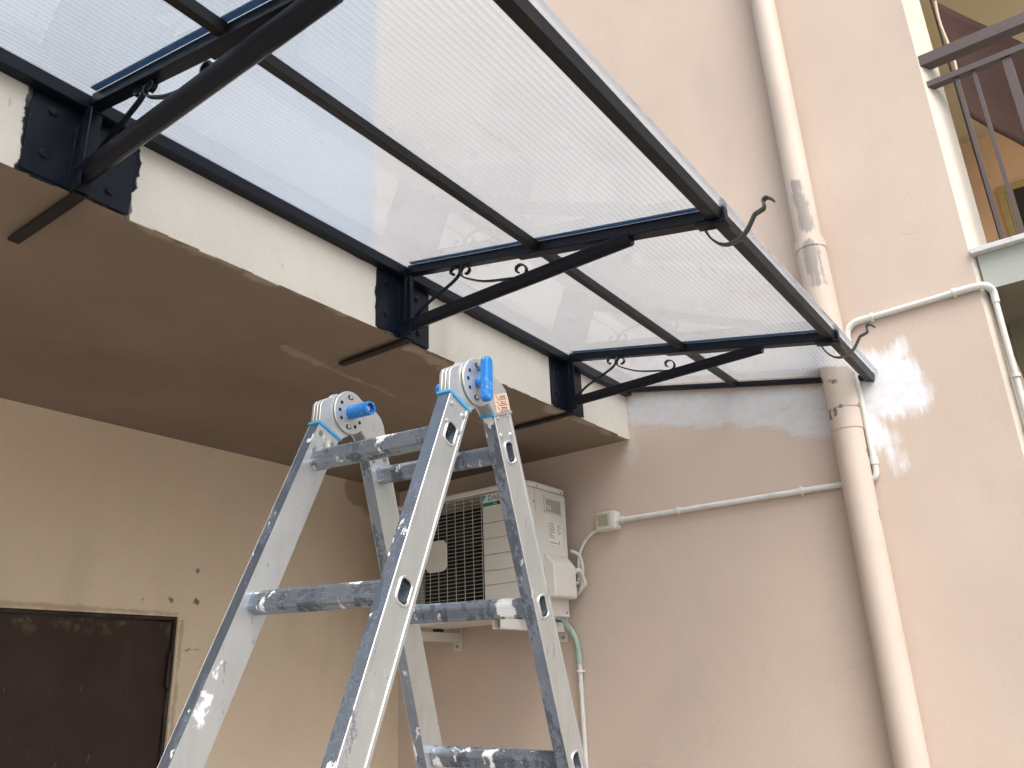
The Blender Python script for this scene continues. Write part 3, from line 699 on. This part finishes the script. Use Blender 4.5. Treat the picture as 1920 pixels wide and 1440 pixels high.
ex = lambda p, q, f: p + (q - p) * f
b = MB(); nu, nv = 24, 14; nrm = (Cc - A).cross(B - A).normalized()
grid = []
for i in range(nu + 1):
    for j in range(nv + 1):
        fu = 2.6 * i / nu; fv = j / nv
        p = ex(ex(A + V(0, 0, .0), Dd, fu), ex(B, Cc, fu), fv)
        p = p + nrm * (.006 * math.sin(fv * 9 + fu * 2.0) + .006 * math.sin(fu * 4 + 1))
        grid.append(p)
fs = [(i * (nv + 1) + j, (i + 1) * (nv + 1) + j, (i + 1) * (nv + 1) + j + 1, i * (nv + 1) + j + 1) for i in range(nu) for j in range(nv)]
aw = thing('sun_blind', 'brown cloth sun blind slung across the loggia behind the railing', 'awning', (.3, -1.57, 2.23))
b.add(grid, fs); cloth = b.build('cloth', m_fabric, aw)
md = cloth.modifiers.new('thick', 'SOLIDIFY'); md.thickness = .004
b = MB(); b.tube([grid[j] for j in range(nv + 1)], .006, 8); b.build('hem', m_sticker, aw)
b = MB(); b.tube([V(.28, -1.548, 2.9), V(.28, -1.552, 2.05), V(.28, -1.556, 1.50)], .0045, 8); b.build('cord', m_dark, aw)
b = MB(); b.tube([V(.28, -1.552, 2.19), V(.29, -1.571, 2.222)], .004, 8); b.build('clip_bar', m_dark, aw)

# ------------------------------------------------------------------ folding ladder
O = V(-2.1246, -.6257, .5549)
AX = V(.03933895, -.99855153, -.03670553).normalized()
FR = V(.99922488, .03936547, 0); UP = AX.cross(FR) * -1
if UP.z < 0: UP = -UP
d1 = V(-.37825115, .01911887, -.92550556); d2 = V(.34283062, .04799216, -.93817052)
n1 = FR * math.cos(-.3868) + UP * math.sin(-.3868); n2 = -FR * math.cos(-.3517) + UP * math.sin(-.3517)
HO, HI, FL = .164, .140, .012
sections = [(d1, n1, -.026, .1281), (d2, n2, -.060, .1328)]
lad = thing('folding_ladder', 'paint splattered aluminium folding ladder standing open with blue hinge knobs', 'ladder', (O.x, O.y, GROUND))
HW = .0285
def sp(sec, t, nn, lat, sgn):
    d, n, e, t0 = sec; return O + d * t + n * (e + nn) + AX * (sgn * (lat + FL * t))
rung_prof = rrect(.034, .030, .010, 4)
for si, sec in enumerate(sections):
    d, n, e, t0 = sec
    for sgn in (1, -1):
        base = O + n * e + AX * (sgn * (HO))
        dd = (d + AX * (sgn * FL))
        T0 = .062
        T1 = (GROUND + .012 - base.z) / dd.z
        uu = n; vv = dd
        outer = base; inner = base - AX * (sgn * (HO - HI))
        ks = [t0 + .28 * k for k in range(8) if t0 + .28 * k < T1 - .08]
        holes = [[(x, t + y) for x, y in rrect(.024, .036, .008, 4)] for t in ks]
        b = MB()
        rect = [(-HW, T0), (HW, T0), (HW, T1), (-HW, T1)]
        b.holed(rect, holes, outer, uu, vv)
        b.mat(0).add([inner + uu * x + vv * y for x, y in rect], [(0, 1, 2, 3)])
        for (xa, ta), (xb, tb), mi in ((rect[0], rect[1], 0), (rect[2], rect[3], 0), (rect[1], rect[2], 1), (rect[3], rect[0], 1)):
            b.mat(mi).add([outer + uu * xa + vv * ta, outer + uu * xb + vv * tb, inner + uu * xb + vv * tb, inner + uu * xa + vv * ta], [(0, 1, 2, 3)])
        b.mat(0)
        for q in (-1, 1):           # raised rims along both edges of the outer face, as extruded
            c = outer + uu * (q * (HW - .0035)) + vv * ((T0 + T1) / 2) + AX * (sgn * .0008)
            b.obox(c, uu * .0035, vv * ((T1 - T0) / 2), AX * .0008)
        st = b.build('stile', [m_alu, m_alu_edge], lad, bevel=.0012)
        # rung ends: flared lips and hollow tubes
        for t in ks:
            q = MB(); o2 = outer + vv * t
            q.sweep([o2 + uu * x + vv * y + AX * (sgn * .0005) for x, y in rrect(.027, .039, .0095, 4) + rrect(.027, .039, .0095, 4)[:1]], circ(.0022, 6), None, False)
            q.build('rung_lip', m_steel, st)
        ft = MB(); c = base - AX * (sgn * .012) + dd * (T1 + .0); ft.obox(c + V(0, 0, .012), uu * (HW + .004), AX * .016, V(0, 0, .024)); ft.build('foot', m_rubber, st, bevel=.004)
        # collar at the top of the stile
        cc = base - AX * (sgn * (HO - HI) / 2) + vv * (T0 - .0005)
        q = MB(); q.obox(cc, uu * (HW + .0035), vv * .0028, AX * ((HO - HI) / 2 + .003)); q.build('collar', m_bluering, st, bevel=.001)
        for (x, t) in ((-.017, T0 + .016), (.017, T0 + .018), (-.016, T0 + .052), (.017, T0 + .050)):
            for side, off in ((1, .0), (-1, -(HO - HI))):
                if side == -1 and sgn == 1: continue
                if side == 1 and sgn == -1: continue
                q = MB(); c = outer + uu * x + vv * (t + (-.012 if si == 1 else 0)) + AX * (sgn * off)
                w = AX * (sgn * side)
                for rr, hh in ((.0052, .0012), (.0042, .0024), (.0022, .0031)): q.prism(circ(rr, 12), c, uu, vv, w * hh)
                q.build('rivet', m_steel, st)
            if sgn == -1:
                q = MB(); c = outer - AX * (sgn * (HO - HI)) + uu * x + vv * (t + (-.012 if si == 1 else 0))
                for rr, hh in ((.0052, .0012), (.0042, .0024), (.0022, .0031)): q.prism(circ(rr, 12), c, uu, vv, AX * hh)
                q.build('rivet', m_steel, st)
    # rungs: ribbed rounded-square tubes spanning the stiles
    k = 0
    while True:
        t = t0 + .28 * k; k += 1
        c = O + d * t + n * e
        if c.z < GROUND + .15: break
        a = c - AX * (HI + FL * t + .012); z = c + AX * (HI + FL * t + .0225)
        prof = []
        for i, (x, y) in enumerate(rrect(.031, .034, .009, 3)):
            prof.append((x, y))
        # fine grip ribs on the four flats
        rp = []
        m_ = len(prof)
        for i in range(m_):
            p, q = prof[i], prof[(i + 1) % m_]; L = math.hypot(q[0] - p[0], q[1] - p[1])
            rp.append(p)
            if L > .010:
                kk = 6; nx, ny = (q[1] - p[1]) / L, -(q[0] - p[0]) / L
                for j in range(1, kk * 2):
                    f = j / (kk * 2); off = -.0009 if j % 2 else 0
                    rp.append((p[0] + (q[0] - p[0]) * f + nx * off, p[1] + (q[1] - p[1]) * f + ny * off))
        b = MB(); b.sweep([a, z], rp, side=n, cap=False)
        ip = rrect(.025, .028, .007, 3)
        b.sweep([z, a], [(x, -y) for x, y in ip], side=n, cap=False)
        b.build('rung', m_alu_rung, lad, smooth=25)
# hinges
def d2c(sec, t, nn): p = sec[0] * t + sec[1] * nn; return (p.dot(FR), p.dot(UP))
for sgn in (1, -1):
    mid = O + AX * (sgn * (HO + HI) / 2)
    s1, s2 = sections
    th = (HO - HI) / 2
    b = MB()
    pf = hull2(circ(.040, 28) + [d2c(s1, .064, -.0545), d2c(s1, .064, .0025), d2c(s1, .018, -.0665), d2c(s1, .028, -.068)])
    for k in (-1, 0, 1):
        b.prism(pf, mid + AX * (k * .0078 - .0034), FR, UP, AX * .0068)
    h = b.build('hinge', m_steel, lad, bevel=.0012)
    b = MB()
    ne = s2[2]
    arc = [(.0415 * math.cos(R(a)), .0415 * math.sin(R(a))) for a in range(-100, 181, 14)]
    inner_side = [d2c(s2, .064, ne + HW - .002), d2c(s2, .050, ne + HW - .002), d2c(s2, .043, ne + HW + .004)]
    outer_side = [d2c(s2, .064, ne - HW + .002), d2c(s2, .036, ne - HW + .001), d2c(s2, .020, ne - HW + .005), d2c(s2, .008, ne - HW + .014)]
    circ_pts = circ(.0425, 40)
    o0 = circ_pts
    for w0, tk in ((-th - .0045, .0042), (th + .0003, .0042)):
        b.prism(o0, mid + AX * w0, FR, UP, AX * tk)
        b.prism(hull2(outer_side + inner_side + [(0.0, 0.0), (.012, .038), (.030, .028)]), mid + AX * (w0 + .0002), FR, UP, AX * (tk - .0004))
    dk = b.build('hinge_disc', m_steel, h, bevel=.0012)
    for w0, out in ((-th - .0049, -1), (th + .0045, 1)):
        q = MB()
        for a, rr in ((150, .0036), (182, .0036), (214, .0036), (35, .0036), (-30, .0036), (-62, .0036)):
            q.prism(circ(rr, 12, .029 * math.cos(R(a)), .029 * math.sin(R(a))), mid + AX * w0, FR, UP, AX * .0004)
        for a in (95, 262):
            q.prism([(x + .030 * math.cos(R(a)), y + .030 * math.sin(R(a))) for x, y in rrect(.014, .009, .0042, 4)], mid + AX * w0, FR, UP, AX * .0004)
        q.build('hinge_hole', m_dark, h)
        q = MB()
        for a in (95, 262): q.prism(circ(.0034, 10, .030 * math.cos(R(a)), .030 * math.sin(R(a))), mid + AX * (w0 + (.0004 if out > 0 else 0)), FR, UP, AX * (out * .002))
        q.build('pin', m_steel, h)
    # outer side: long blue locking lever; inner side: blue barrel knob
    oc = mid + AX * (sgn * (th + .005))
    q = MB(); q.prism(circ(.011, 18), oc, FR, UP, AX * (sgn * .012)); q.prism(circ(.005, 12, 0, .024), oc, FR, UP, AX * (sgn * .012))
    q.prism([(x, y) for x, y in rrect(.020, .082, .0098, 8)], oc + AX * (sgn * .0095) + UP * .002, FR, UP, AX * (sgn * .016))
    q.build('locking_lever', m_blue, h, bevel=.004, seg=3)
    ic = mid - AX * (sgn * (th + .005)); w = AX * (-sgn)
    q = MB(); ring = circ(.0135, 24); rin = circ(.0095, 24)
    for (ra, ha), (rb, hb) in (((.0135, 0), (.0135, .050)), ((.0135, .050), (.0125, .052)), ((.0125, .052), (.0098, .052)), ((.0098, .052), (.0098, .034)), ((.0098, .034), (.0001, .034))):
        A1 = [ic + FR * x + UP * y + w * ha for x, y in circ(ra, 24)]; B1 = [ic + FR * x + UP * y + w * hb for x, y in circ(rb, 24)]
        q.add(A1 + B1, [(i, (i + 1) % 24, 24 + (i + 1) % 24, 24 + i) for i in range(24)])
    kb = q.build('barrel_knob', m_blue, h)
    q = MB(); q.prism(circ(.0048, 12), ic + w * .0335, FR, UP, w * .012); q.build('pin', m_steel, h)
    if sgn == 1:
        q = MB(); o3 = O + s2[0] * .0425 + s2[1] * (ne - .001) + AX * (HO + .0048)
        q.obox(o3, s2[1] * .0225, s2[0] * .0165, AX * .0003); q.build('warning_sticker', m_sticker, h)
        q = MB()
        for i in range(3):
            c = o3 + s2[0] * (-.010 + i * .0105) + AX * .0005
            q.obox(c + s2[1] * -.005 + s2[0] * .004, s2[1] * .014, s2[0] * .0007, AX * .0002)
            q.obox(c + s2[1] * .0125 - s2[0] * .0005, s2[1] * .0042 - s2[0] * .0050, s2[1] * .0005 + s2[0] * .0004, AX * .0002)
        q.build('sticker_line', m_red, h)
        q = MB(); random.seed(11)
        for i in range(3):
            for j in range(2):
                for k in range(4):
                    c = o3 + s2[0] * (-.012 + i * .0105 + j * .003) + s2[1] * (.003 - k * .0052) + AX * .0005
                    q.obox(c, s2[1] * random.uniform(.0012, .0022), s2[0] * .0008, AX * .0002)
        q.build('sticker_print', m_ink, h)
